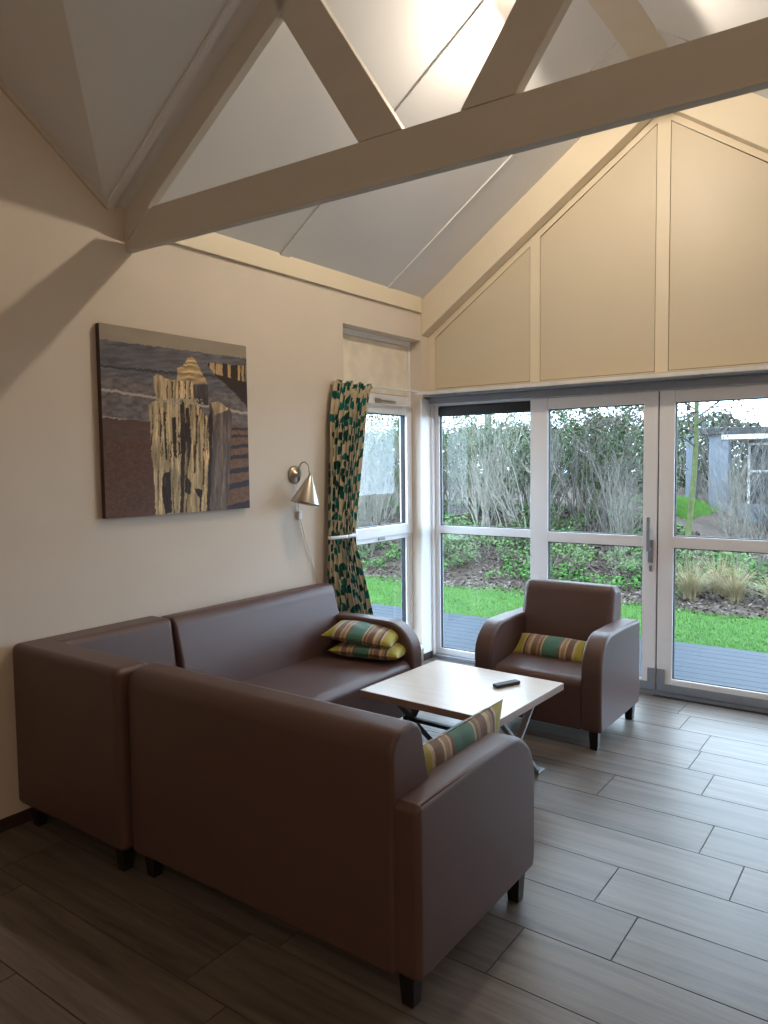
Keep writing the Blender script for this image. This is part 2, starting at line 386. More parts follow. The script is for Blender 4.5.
# curtain track with its curved end
ct = MB(); path = []
for i in range(9):
    a = PI/2*i/8; path.append((.012+.15-.15*math.cos(a), -.235+.09*math.sin(a), 2.139))
path.append((RW, -.145, 2.139))
n = len(path); vs = []
for i, p in enumerate(path):
    q0 = Vector(path[max(i-1, 0)]); q1 = Vector(path[min(i+1, n-1)]); dd = (q1-q0).normalized(); nn = Vector((-dd.y, dd.x, 0))
    for s, z in ((-.009, -.012), (.009, -.012), (.009, .012), (-.009, .012)): vs.append(Vector(p)+nn*s+Vector((0, 0, z)))
fs = [(i*4+j, (i+1)*4+j, (i+1)*4+(j+1) % 4, i*4+(j+1) % 4) for i in range(n-1) for j in range(4)]+[(0,1,2,3), ((n-1)*4+3, (n-1)*4+2, (n-1)*4+1, (n-1)*4)]
o = ct.add(vs, fs).build('curtain_track', WHITEP, None); tag(o, 'long white curtain track with curved end above the sliding glass doors', 'curtain track')
for i in range(8):
    x = .3+i*.45; MB().box(x-.01, x+.01, -.14, -.10, 2.128, 2.15).build('bracket', ALU, o)

# ------------------------------------------------------------------ side window in the left wall recess
wy0, wy1 = RY0, -.108
e = thing('window_4', kind='structure')
X0, X1 = -.16, -.10
f = MB().box(X0, X1, wy0, wy1, 2.515, RZ).box(X0, X1, -.142, wy1, .125, 2.52).box(X0, X1, wy0, wy0+.045, .125, 2.52)
f.box(X0, X1, wy0, -.142, 2.03, 2.118).box(X0, X1, wy0, -.142, 1.00, 1.04).box(X0, X1, wy0, -.142, .125, .19)
f.build('outer_frame', UPVC, e, bevel=.003, seg=1)
MB().box(X0, X1-.006, wy0+.045+.003, -.142-.004, 2.118+.004, 2.515-.004).build('upper_panel', mat('upper_window_panel', (226, 216, 200), .5), e, bevel=.002, seg=1)
MB().box(X0-.01, X1-.02, wy0+.045, -.142, 2.118, 2.515).build('panel_gap', DARKGAP, e)
# opening sash (upper light)
s = MB(); sy0, sy1, sz0, sz1 = wy0+.04, -.125, 1.035, 2.045; gy0, gy1, gz0_, gz1_ = wy0+.11, -.192, 1.115, 1.972
s.box(X0, X1+.015, sy0, gy0, sz0, sz1).box(X0, X1+.015, gy1, sy1, sz0, sz1).box(X0, X1+.015, gy0, gy1, sz0, gz0_).box(X0, X1+.015, gy0, gy1, gz1_, sz1)
s.build('sash', UPVC, e, bevel=.004, seg=2, smooth=False)
def ygasket(y0, y1, z0, z1, x, e):
    g = MB(); q = .006
    g.box(x-.02, x+.014, y0, y0+q, z0, z1).box(x-.02, x+.014, y1-q, y1, z0, z1).box(x-.02, x+.014, y0, y1, z0, z0+q).box(x-.02, x+.014, y0, y1, z1-q, z1)
    g.build('gasket', GASKET, e); MB().box(x-.002, x+.002, y0, y1, z0, z1).build('pane', GLASS, e)
ygasket(gy0, gy1, gz0_, gz1_, -.125, e)
ygasket(wy0+.075, -.185, .19, 1.00, -.135, e)
MB().box(X0, X1-.006, wy0+.045, wy0+.075, .19, 1.0).box(X0, X1-.006, -.185, -.142, .19, 1.0).build('lower_bead', UPVC, e)
MB().box(-.10, -.085, -.60, -.34, 2.06, 2.075).box(-.10, -.08, -.60, -.54, 2.052, 2.085).build('vent_latch', STEEL, e, bevel=.003, seg=1)
MB().box(-.10, -.088, -.58, -.50, 1.012, 1.028).build('lower_latch', ALU, e, bevel=.002, seg=1)

# ------------------------------------------------------------------ roof truss
TY = -2.735; TH = .046     # centre plane and thickness; turned 2 degrees like in the room
t = thing('roof_truss', (0, -2.777, 0), math.radians(1.9), 'big painted timber roof truss spanning the room above the sofas', 'roof truss')
A, B = -TH/2, TH/2
TRM = mat('truss_timber', (205, 199, 191), .6, noise_scale=7, noise_amt=.04, bump=.12, bump_scale=50, stretch=(.2, 1, 1))
def zi(x): return 2.722+.704*x
MB().prism([(0.0, 2.662), (RW-.02, 2.662), (RW-.02, 2.84), (.215, 2.84), (0.0, 2.70)], 'y', A, B).build('tie_beam', TRM, t, bevel=.003, seg=2, smooth=False)
MB().prism([(0, 2.703), (.18, 2.841), (.2, zi(.2)), (1.5, zi(1.5)), (XR, 3.98), (XR, RH-.012), (xl-.01, RH-.012), (0, EA-.008)], 'y', A, B).build('rafter', TRM, t, bevel=.003, seg=2, smooth=False)
MB().prism([(RW-.02, 2.703), (RW-.22, 2.843), (XR+.002, 3.98), (XR+.002, RH-.012), (xr+.01, RH-.012), (RW-.02, EA-.008)], 'y', A, B).build('rafter', TRM, t, bevel=.003, seg=2, smooth=False)
MB().prism([(1.43, 2.842), (1.632, 2.842), (1.15, 3.60), (1.0, 3.515)], 'y', A, B).build('web', TRM, t, bevel=.003, seg=2, smooth=False)
MB().prism([(1.877, 2.842), (2.085, 2.842), (2.085+.46, 2.842+.64), (2.085+.29, 2.842+.705)], 'y', A, B).build('web', TRM, t, bevel=.003, seg=2, smooth=False)

# spotlight under the ridge, the source of the warm light
t = thing('ceiling_spotlight', (RIDGE_LAMP[0], RIDGE_LAMP[1], EA+MS*RIDGE_LAMP[0]-.004), 0, 'small round spotlight fitted to the slope beside the ridge board', 'light fitting')
MB().lathe([(0, 0), (.05, 0), (.05, -.02), (0, -.02)], 24).build('base', WHITEP, t)
MB().tube([(0, 0, -.02), (0, 0, -.045)], .012, 12).build('stem', STEEL, t)

# ------------------------------------------------------------------ sofas
def leather(mb, name, parent, bev=.035, seg=5): return mb.build(name, LEATHER, parent, bevel=bev, seg=seg, smooth=True)
def leg(parent, x, y, h=.105, s=.027, dx=0, dy=0):
    q = s*.78
    mb = MB().add([(x-q+dx, y-q+dy, 0), (x+q+dx, y-q+dy, 0), (x+q+dx, y+q+dy, 0), (x-q+dx, y+q+dy, 0), (x-s, y-s, h), (x+s, y-s, h), (x+s, y+s, h), (x-s, y+s, h)],
                  [(3,2,1,0), (4,5,6,7)]+[(i, (i+1) % 4, (i+1) % 4+4, i+4) for i in range(4)])
    return mb.build('leg', LEGM, parent, bevel=.002, seg=1)
ZB, ZS, ZT = .10, .425, .825
def back_profile(d=.80):
    # (depth from the rear, height): straight rear, rounded top, gently leaning front
    pts = [(0, ZB), (0, ZT-.075)]
    for i in range(1, 7):
        a = PI/2*i/6; pts.append((.06-.06*math.cos(a), ZT-.075+.07*math.sin(a)))
    pts.append((.115, ZT))
    for i in range(1, 7):
        a = PI/2*i/6; pts.append((.115+.06*math.sin(a), ZT-.08+.08*math.cos(a)))
    pts += [(.215, .60), (.245, ZS-.02), (.245, ZB)]
    return pts
def arm_profile(d, top=.638, r=.20):
    # (depth from the rear, height), front top corner a big round
    pts = [(.012, ZB), (.012, top-.022), (.03, top-.012)]
    pts.append((d*.45, top))
    cx, cz = d-r, top-r
    for i in range(0, 13):
        a = PI/2*i/12; pts.append((cx+r*math.sin(a), cz+r*math.cos(a)*1.0))
    pts += [(d, ZB+.06), (d-.012, ZB)]
    return pts
def seat_profile(d, drop=.01):
    pts = [(.22, ZB), (.22, ZS-.012), (.45*d, ZS-.002)]
    r = .05
    for i in range(0, 7):
        a = PI/2*i/6; pts.append((d-.01-r+r*math.sin(a), ZS-r-drop+r*math.cos(a)))
    pts += [(d-.012, ZB)]
    return pts

def pipe(e, a, b, d, top=.638, r=.20):
    # welt seams along both upper edges of an arm
    pr = arm_profile(d, top, r)[3:-2]; cx, cz = d*.5, .3; q = .0078
    pts = [(min(y, d-q), min(z, top-q)) if y <= d-r else (d-r+(y-d+r)*(r-q)/r, top-r+(z-top+r)*(r-q)/r) for y, z in pr]
    pts = [(.04, top-.0075-q)]+pts+[(d-q, ZB+.08)]
    arm = [c for c in e.children if c.name.startswith('armrest')][-1 if a > .3 else 0]
    for x in (a+q, b-q): MB().tube([(x, y, z) for y, z in pts], .0026, 6).build('piping', LEATHER, arm, smooth=True)
def sofa(name, w_, d, arms, loc, rz, label, cat, legs, zt_scale=1, aw=.112):
    """local frame: x along the width 0..w_, y from the rear (0) to the front (d)"""
    e = thing(name, loc, rz, label, cat)
    a0 = aw if 'L' in arms else 0; a1 = w_-aw if 'R' in arms else w_
    bp = back_profile()
    g = .003
    leather(MB().prism(bp, 'x', a0-.05 if a0 else 0, a1+.03 if a1 < w_ else w_), 'backrest', e, .016, 4)
    leather(MB().prism(seat_profile(d), 'x', a0+g if a0 else .004, a1-g if a1 < w_ else w_-.004), 'seat', e, .012, 3)
    if a0: leather(MB().prism(arm_profile(d), 'x', 0, aw), 'armrest', e, .026, 5)
    if a1 < w_: leather(MB().prism(arm_profile(d), 'x', w_-aw, w_), 'armrest', e, .026, 5)
    for x, y in legs: leg(e, x, y)
    for a, b, on in ((0, a0, a0 > 0), (a1, w_, a1 < w_)):
        if on: pipe(e, a, b, d)
    return e
# front two-seater, back to the camera, one arm at its right end
sofa('sofa', 1.33, .80, 'R', (.790, -3.425, 0), 0, 'brown leatherette two-seat sofa in the foreground, its back to the viewer', 'sofa',
     [(.06, .058), (1.27, .055), (1.29, .71), (.06, .70)])
# wall sofa: rear against the left wall, arm at the far end near the window. local x -> world -y... built turned by -90 degrees
sofa('sofa', 1.335, .80, 'L', (.012, -1.37, 0), -PI/2, 'brown leatherette two-seat sofa against the left wall beside the curtain', 'sofa',
     [(.05, .06), (.05, .72), (1.19, .06), (1.19, .72)])
# corner unit
e = thing('corner_sofa', (0, 0, 0), 0, 'square brown leatherette corner unit joining the two sofas', 'sofa')
x0, x1, y0, y1, tb = .004, .785, -3.465, -2.71, .225
pl_ = [(x0, y0), (x1, y0), (x1, y0+tb), (x0+tb, y0+tb), (x0+tb, y1), (x0, y1)]
mb = MB(); n = len(pl_); vs = []
tp = [(x0, y0), (x1, y0), (x1, y0+tb-.06), (x0+tb-.06, y0+tb-.06), (x0+tb-.06, y1), (x0, y1)]
for ring, z in ((pl_, ZB), (pl_, ZS), (tp, ZT)): vs += [(a, b, z) for a, b in ring]
fs = [tuple(range(n))[::-1], tuple(range(2*n, 3*n))]+[(l*n+i, l*n+(i+1) % n, (l+1)*n+(i+1) % n, (l+1)*n+i) for l in (0, 1) for i in range(n)]
leather(mb.add(vs, fs), 'backrest', e, .032, 6)
leather(MB().box(x0+tb-.02, x1, y0+tb-.02, y1, ZB, ZS), 'seat', e, .03, 4)
for x, y in ((x0+.075, y0+.065), (x1-.07, y0+.06), (x1-.06, y1-.08), (x0+.06, y1-.08)): leg(e, x, y)
# welt seam on top of the corner backrest

# armchair by the glass doors, facing the viewer
def armchair():
    W, D = .785, .70
    e = thing('armchair', (1.075+W, -.515, 0), PI, 'brown leatherette armchair in front of the sliding glass doors', 'armchair')
    aw = .118; g = .003
    sc = .70/.8
    bp = [(y*.98, z if z < .2 else ZB+(z-ZB)*(.832-ZB)/(ZT-ZB)) for y, z in back_profile()]
    leather(MB().prism(bp, 'x', aw-.006, W-aw+.048), 'backrest', e, .048, 6)
    leather(MB().prism(seat_profile(D-.01, .035), 'x', aw+g, W-aw-g), 'seat', e, .012, 3)
    for a, b in ((0, aw), (W-aw, W)): leather(MB().prism(arm_profile(D, .632, .19), 'x', a, b), 'armrest', e, .028, 5); pipe(e, a, b, D, .632, .19)
    for x in (.05, W-.05):
        for y in (.05, D-.05): leg(e, x, y)
armchair()

# ------------------------------------------------------------------ coffee table
tm = mat('pale_wood_laminate', (208, 196, 184), .28, spec=.5, noise_scale=3, noise_amt=.06, stretch=(1.2, 14, 1))
te = mat('table_edge_band', (150, 128, 118), .4, noise_scale=4, noise_amt=.06, stretch=(1, 1, 8))
ZTT = .43
t = thing('coffee_table', (1.328, -1.785, 0), math.radians(-1.8), 'square pale wood coffee table on crossed metal legs between the sofas', 'coffee table')
top = MB().box(-.402, .402, -.358, .358, ZTT-.036, ZTT).build('tabletop', [tm, te], t, bevel=.002, seg=1)
for p in top.data.polygons:
    if abs(p.normal.z) < .5: p.material_index = 1
def xleg(x, m):
    h = ZTT-.037; w2 = .20; cy = -.035
    for s, q in ((1, x-.009), (-1, x+.009)):
        MB().bar((q, cy-s*w2, .004), (q, cy+s*w2, h-.006), .016, .034, (1, 0, 0)).build('leg', m, t, bevel=.002, seg=1)
xleg(.335, TGREY); xleg(-.30, TBLACK)  # left cross is grey metal too, its backlit shade painted as black
MB().box(-.31, .345, -.05, -.02, .195, .215).build('stretcher', TBLACK, t, bevel=.002, seg=1)
for x in (-.30, .335):
    for y in (-.245, .175): MB().box(x-.03, x+.03, y-.035, y+.035, 0, .012).build('foot', TGREY if x > 0 else TBLACK, t, bevel=.002, seg=1)  # left feet take the same painted backlit black
    MB().box(x-.02, x+.02, -.26, .19, ZTT-.045, ZTT-.036).build('mounting_plate', TBLACK, t)

# remote control
a = math.atan2(-1.57+1.718, 1.545-1.48)
t = thing('remote_control', (1.512, -1.648, ZTT), a, 'slim black remote control lying on the coffee table', 'remote control')
MB().box(-.078, .078, -.022, .022, .001, .019).build('case', BLACKP, t, bevel=.006, seg=3)
bk = MB()
for i in range(9):
    for j in (-.011, 0, .011): bk.box(-.062+i*.014, -.053+i*.014, j-.0035, j+.0035, .018, .0205)
bk.build('buttons', mat('grey_rubber_buttons', (112, 112, 118), .6), t, bevel=.0008, seg=1)

# ------------------------------------------------------------------ cushions
def stripe_mat():
    m = bpy.data.materials.new('striped_fabric'); m.use_nodes = True; t = m.node_tree; b = t.nodes['Principled BSDF']; N, L = t.nodes.new, t.links.new
    at = N('ShaderNodeAttribute'); at.attribute_name = 'along'
    r = N('ShaderNodeValToRGB'); r.color_ramp.interpolation = 'CONSTANT'; e = r.color_ramp.elements
    MU, CRM, BR, TE, TN, DB = (158, 148, 40), (186, 166, 132), (112, 84, 66), (64, 112, 96), (150, 124, 92), (88, 62, 52)
    stops = [(0, MU), (.155, CRM), (.185, BR), (.265, CRM), (.285, TN), (.325, CRM), (.345, BR), (.375, TE), (.575, CRM), (.595, BR), (.62, TN), (.65, BR), (.72, CRM), (.76, TN), (.80, DB), (.825, CRM), (.85, MU)]
    e[0].position = 0; e[0].color = (*lin(MU), 1); e[1].position = stops[1][0]; e[1].color = (*lin(stops[1][1]), 1)
    for p, c in stops[2:]:
        k = e.new(p); k.color = (*lin(c), 1)
    L(at.outputs['Fac'], r.inputs['Fac'])
    tcn = N('ShaderNodeTexCoord'); n = N('ShaderNodeTexNoise'); n.inputs['Scale'].default_value = 90; n.inputs['Detail'].default_value = 3; L(tcn.outputs['Object'], n.inputs['Vector'])
    mr = N('ShaderNodeMapRange'); mr.inputs['To Min'].default_value = .75; mr.inputs['To Max'].default_value = 1.2; L(n.outputs['Fac'], mr.inputs['Value'])
    s = N('ShaderNodeVectorMath'); s.operation = 'SCALE'; L(r.outputs['Color'], s.inputs[0]); L(mr.outputs['Result'], s.inputs['Scale']); L(s.outputs['Vector'], b.inputs['Base Color'])
    b.inputs['Roughness'].default_value = .7; b.inputs['Sheen Weight'].default_value = .3
    bn = N('ShaderNodeBump'); bn.inputs['Strength'].default_value = .4; bn.inputs['Distance'].default_value = .002; L(n.outputs['Fac'], bn.inputs['Height']); L(bn.outputs['Normal'], b.inputs['Normal'])
    return m
STRIPE = stripe_mat()
def cushion(loc, rot, label, L=.50, W=.26, T=.125, seed=0, bend=0):
    nx, ny = 48, 28; vs = []; al = []
    for side in (1, -1):
        for j in range(ny+1):
            for i in range(nx+1):
                u, v = -1+2*i/nx, -1+2*j/ny
                pin = 1-.06*(1-abs(u)**3)*(abs(v)**4); pin2 = 1-.09*(1-abs(v)**3)*(abs(u)**4)
                x, y = u*L/2*pin2, v*W/2*pin
                th = max(0, (1-u**4)*(1-v**2*.999))**.5*(1-.12*u*u)
                wr = noise.noise(Vector((x*14+seed, y*16, side*3+seed)))*.006*th
                ed = noise.noise(Vector((x*30+seed, 5, seed)))*.010*(abs(u)**6)
                vs.append((x, y+ed, side*th*T/2+wr+bend*(u*u-.4))); al.append((u+1)/2)
    n1 = (nx+1)*(ny+1); fs = []
    for s in (0, 1):
        for j in range(ny):
            for i in range(nx):
                a = s*n1+j*(nx+1)+i; q = (a, a+1, a+nx+2, a+nx+1); fs.append(q if s == 0 else q[::-1])
    o = MB().add(vs, fs).build('cushion', STRIPE, None, fix=False, smooth=True)
    at = o.data.attributes.new('along', 'FLOAT', 'POINT'); at.data.foreach_set('value', al)
    bm = bmesh.new(); bm.from_mesh(o.data); bmesh.ops.remove_doubles(bm, verts=bm.verts, dist=.0005); bm.to_mesh(o.data); bm.free()
    o.location = loc; o.rotation_euler = rot
    tag(o, label, 'cushion', 'striped cushions on the sofas'); return o
# leaning on the inside of the front sofa's arm, long side along y
def mrot(ex, ez):      # local x along ex, local z along ez
    ex = Vector(ex).normalized(); ez = Vector(ez); ez = (ez-ex*ez.dot(ex)).normalized(); ey = ez.cross(ex)
    return Matrix((ex, ey, ez)).transposed().to_euler()
cushion((1.945, -2.92, .562), mrot((0, 1, .0), (-1, 0, .20)), 'striped mustard and teal cushion propped against the arm of the foreground sofa', seed=1, L=.65, W=.275, T=.10)
cushion((1.43, -.865, .450), mrot((-1, .03, 0), (0, -.62, .80)), 'striped mustard and teal cushion leaning on the seat of the armchair', seed=7, L=.50, W=.175, T=.115)
cushion((.56, -1.55, ZS+.047), mrot((.80, .16, 0), (0, 0, 1)), 'lower of the two striped cushions stacked on the wall sofa', seed=13, L=.47, W=.27, T=.10)
cushion((.505, -1.545, ZS+.135), mrot((.86, .20, -.07), (.08, -.12, 1)), 'upper of the two striped cushions stacked on the wall sofa', seed=22, L=.47, W=.27, T=.10)

# ------------------------------------------------------------------ canvas picture
def inpoly(x, y, P):
    c = np.zeros(x.shape, bool); n = len(P)
    for i in range(n):
        x1, y1 = P[i]; x2, y2 = P[(i+1) % n]
        if y1 == y2: continue
        m = ((y1 > y) != (y2 > y)) & (x < (x2-x1)*(y-y1)/(y2-y1)+x1); c ^= m
    return c
def vnoise(x, y, seed):
    rs = np.random.RandomState(seed); T = rs.rand(64, 64)
    xi, yi = np.floor(x).astype(int), np.floor(y).astype(int); fx_, fy_ = x-xi, y-yi; fx_ = fx_*fx_*(3-2*fx_); fy_ = fy_*fy_*(3-2*fy_)
    g = lambda a, b: T[b % 64, a % 64]
    return (g(xi, yi)*(1-fx_)+g(xi+1, yi)*fx_)*(1-fy_)+(g(xi, yi+1)*(1-fx_)+g(xi+1, yi+1)*fx_)*fy_
def fbm(x, y, seed): return (vnoise(x, y, seed)+.5*vnoise(2*x, 2*y, seed+1)+.25*vnoise(4*x, 4*y, seed+2))/1.75
def picture():
    y0, y1, z0, z1, th = -2.985, -2.03, 1.344, 2.284, .036
    t = thing('canvas_picture', (0, 0, 0), 0, 'square canvas print of weathered beach posts hanging on the left wall', 'picture')
    n = 260; U, V = np.meshgrid(np.linspace(0, 1, n), np.linspace(0, 1, n))
    # picture coordinates: V=0 bottom
    TLc, TRc, BRc, BLc = (92, 93), (672, 188), (688, 840), (120, 882)
    X = (1-V)*((1-U)*BLc[0]+U*BRc[0])+V*((1-U)*TLc[0]+U*TRc[0]); Y = (1-V)*((1-U)*BLc[1]+U*BRc[1])+V*((1-U)*TLc[1]+U*TRc[1])
    X0p, Y0p = X, Y; X = X+9*(fbm(X/14, Y/70, 61)-.5)+5*(fbm(X/5, Y/16, 63)-.5); Y = Y+10*(fbm(X/9, Y/30, 62)-.5)
    C = np.zeros((n, n, 3))
    def put(m, rgb, k=None):
        c = np.array(rgb, float)
        C[m] = c if k is None else (c[None, :]*k[m][:, None])
    hor = 158+(X-90)*.135
    put(Y < 2000, (150, 140, 126), .95+.1*fbm(X/60, Y/40, 1))
    sea = Y > hor; w1 = fbm(X/45, Y/9, 3)
    put(sea, (100, 98, 104), .72+.56*w1)
    surf = Y > hor+150; put(surf, (112, 104, 104), .7+.6*fbm(X/18, Y/10, 5))
    for a, b, wd in ((262, 285, 5), (352, 395, 5), (462, 500, 4)):
        yy = a+(X-90)*(b-a)/250+8*fbm(X/30, Y/200, 9)
        m = (abs(Y-yy) < wd); put(m & (Y > hor), (178, 166, 156) if a > 300 else (66, 64, 72))
    wet = Y > 470+(X-100)*.10; put(wet & (X < 300), (96, 74, 66), .85+.25*fbm(X/30, Y/12, 11))
    sand = Y > 560; put(sand & (X < 320), (98, 70, 58), .78+.4*fbm(X/9, Y/8, 13))
    rs_ = (X > 560) & (Y > 500+(X-560)*.05); put(rs_, (122, 92, 74), .8+.35*fbm(X/12, Y/8, 15))
    for yy, wd, sl_ in ((520, 8, -.02), (548, 9, -.03), (590, 11, -.06), (632, 13, -.10), (688, 16, -.14), (748, 19, -.18), (838, 26, -.22)):
        put(rs_ & (abs(Y-(yy+sl_*(X-630))) < wd*.62), (58, 54, 62))
    # row of far posts top right
    P = [(486, 250), (672, 266), (680, 440), (640, 392), (590, 350), (540, 312)]
    m = inpoly(X, Y, P); st = vnoise(X/9, X*0, 21); put(m, (58, 46, 40))
    m2 = m & (st > .38) & (Y < 292+(X-500)*.22); put(m2, (196, 166, 118), .8+.3*fbm(X/4, Y/30, 23))
    wood = lambda s: .50+.85*fbm(X/7, Y/90, s)*(.75+.5*fbm(X/3, Y/25, s+3))
    # stepped post stack in the middle
    P = [(372, 270), (395, 262), (412, 235), (432, 224), (452, 250), (470, 285), (492, 320), (498, 335), (372, 335)]
    m = inpoly(X, Y, P); put(m, (206, 176, 130), .62+.6*vnoise(X/60, Y/7, 31))
    put(inpoly(X, Y, [(280, 305), (300, 296), (325, 312), (360, 318), (440, 325), (440, 400), (300, 400), (283, 350)]), (196, 172, 134), wood(33))
    put(inpoly(X, Y, [(438, 340), (498, 338), (502, 425), (438, 410)]), (80, 72, 70), wood(35))
    for xx in (332, 352, 378, 402, 422): put(inpoly(X, Y, [(xx, 325), (xx+5, 325), (xx+4, 395), (xx, 395)]), (70, 52, 38))
    # right grey post
    put(inpoly(X, Y, [(506, 412), (540, 406), (580, 425), (606, 448), (600, 600), (582, 850), (500, 858)]), (116, 102, 94), wood(37))
    put(inpoly(X, Y, [(510, 410), (545, 408), (590, 440), (560, 452), (530, 462)]), (180, 156, 124), wood(39))
    # big front posts
    F1 = [(266, 420), (285, 402), (330, 398), (386, 404), (392, 480), (398, 866), (294, 870), (284, 700), (272, 560)]
    put(inpoly(X, Y, F1), (198, 176, 138), wood(41))
    F2 = [(392, 402), (448, 400), (470, 440), (502, 478), (502, 560), (498, 858), (396, 866)]
    put(inpoly(X, Y, F2), (188, 164, 124), wood(43))
    for P in ([(384, 402), (402, 400), (410, 520), (402, 640), (400, 860), (386, 864), (388, 600)], [(500, 470), (514, 430), (520, 520), (508, 860), (494, 860), (502, 600)],
              [(320, 700), (350, 690), (352, 860), (328, 866), (316, 780)], [(404, 700), (430, 740), (426, 790), (404, 780)], [(440, 760), (475, 765), (470, 860), (462, 858), (462, 800)],
              [(318, 450), (326, 450), (336, 640), (328, 650)], [(352, 470), (366, 470), (372, 640), (356, 620)], [(410, 430), (420, 430), (430, 600), (414, 690), (408, 560)], [(452, 460), (458, 460), (446, 700), (440, 700)]):
        m = inpoly(X, Y, P); put(m, (44, 34, 30), .7+.9*fbm(X/6, Y/30, 47))
    for k, (P, th_) in enumerate(((F1, .69), (F2, .67))):
        m = inpoly(X, Y, P) & (fbm(X/5, Y/120, 71+k) > th_); put(m, (70, 54, 42), .6+.9*fbm(X/4, Y/20, 75))
    m = inpoly(X, Y, [(300, 394), (470, 394), (480, 420), (300, 416)]) & (fbm(X/5, Y/5, 51) > .5); put(m, (176, 160, 138))
    C = np.clip(C, 0, 255)/255; C = np.where(C <= .04045, C/12.92, ((C+.055)/1.055)**2.4)
    vs = [(th, y0+(y1-y0)*u, z0+(z1-z0)*v) for v in np.linspace(0, 1, n) for u in np.linspace(0, 1, n)]
    fs = [(j*n+i, j*n+i+1, (j+1)*n+i+1, (j+1)*n+i) for j in range(n-1) for i in range(n-1)]
    o = MB().add(vs, fs).build('print', attr_mat('canvas_print', rough=.6, bump=.2, bump_scale=900), t, fix=False)
    at = o.data.attributes.new('Col', 'FLOAT_COLOR', 'POINT')
    at.data.foreach_set('color', np.concatenate([C.reshape(-1, 3), np.ones((n*n, 1))], 1).ravel())
    MB().box(.004, th-.0006, y0, y1, z0, z1).build('canvas_edge', mat('dark_canvas_edge', (66, 48, 44), .7), t, bevel=.002, seg=1)
picture()

# ------------------------------------------------------------------ wall lamp
t = thing('wall_lamp', (0, 0, 0), 0, 'brushed metal cone wall lamp on the left wall beside the curtain', 'wall lamp')
by, bz = -1.605, 1.532
RX = Matrix.Translation((0, by, bz)) @ Matrix.Rotation(PI/2, 4, 'Y')
MB().lathe([(0, 0), (.056, 0), (.056, .012), (.05, .02), (.016, .024), (.014, .034), (0, .036)], 32, RX).build('base', STEEL, t, smooth=True)
arc = [(.03, by, bz)]
for i in range(13):
    a = PI-PI*1.05*i/12; arc.append((.085+.042*math.cos(a)+.0, by+.004*i/12, bz+.03+.048*math.sin(a)))
arc.append((.130, by+.006, bz-.015))
arc[0] = (.03, by, bz-.004); arc.insert(1, (.04, by, bz+.005))
MB().tube(arc, .0052, 10).build('arm', STEEL, t, smooth=True)
ax = Vector((-.06, -.24, -1)).normalized(); apex = Vector((.131, by+.006, bz-.01))
Q = ax.to_track_quat('Z', 'Y').to_matrix().to_4x4(); MT = Matrix.Translation(apex) @ Q
MB().lathe([(.010, -.012), (.013, 0), (.018, .012), (.092, .172), (.0925, .176), (.088, .172), (.014, .014), (.008, .004)], 40, MT).build('shade', STEEL, t, smooth=True)
MB().lathe([(0, .03), (.015, .03), (.016, .07), (.026, .10), (.020, .125), (0, .132)], 20, MT).build('bulb', WHITEP, t, smooth=True)
# cord with an inline switch
t2 = [(.012, by+.01, bz-.05), (.010, by+.02, bz-.14), (.014, by+.026, bz-.26), (.012, by+.085, bz-.42), (.010, by+.17, bz-.62), (.010, by+.23, bz-.78), (.010, by+.25, bz-.9)]
MB().tube(t2, .0026, 6).build('cord', WHITEP, t, smooth=True)
MB().tube([(.010, by-.0, bz-.05), (.010, by-.02, bz-.18), (.012, by+.02, bz-.27), (.010, by+.06, bz-.44), (.010, by+.14, bz-.62), (.010, by+.21, bz-.80)], .002, 6).build('cord', WHITEP, t, smooth=True)
MB().box(.002, .024, by+.012, by+.046, bz-.29, bz-.235).build('switch', WHITEP, t, bevel=.006, seg=2)

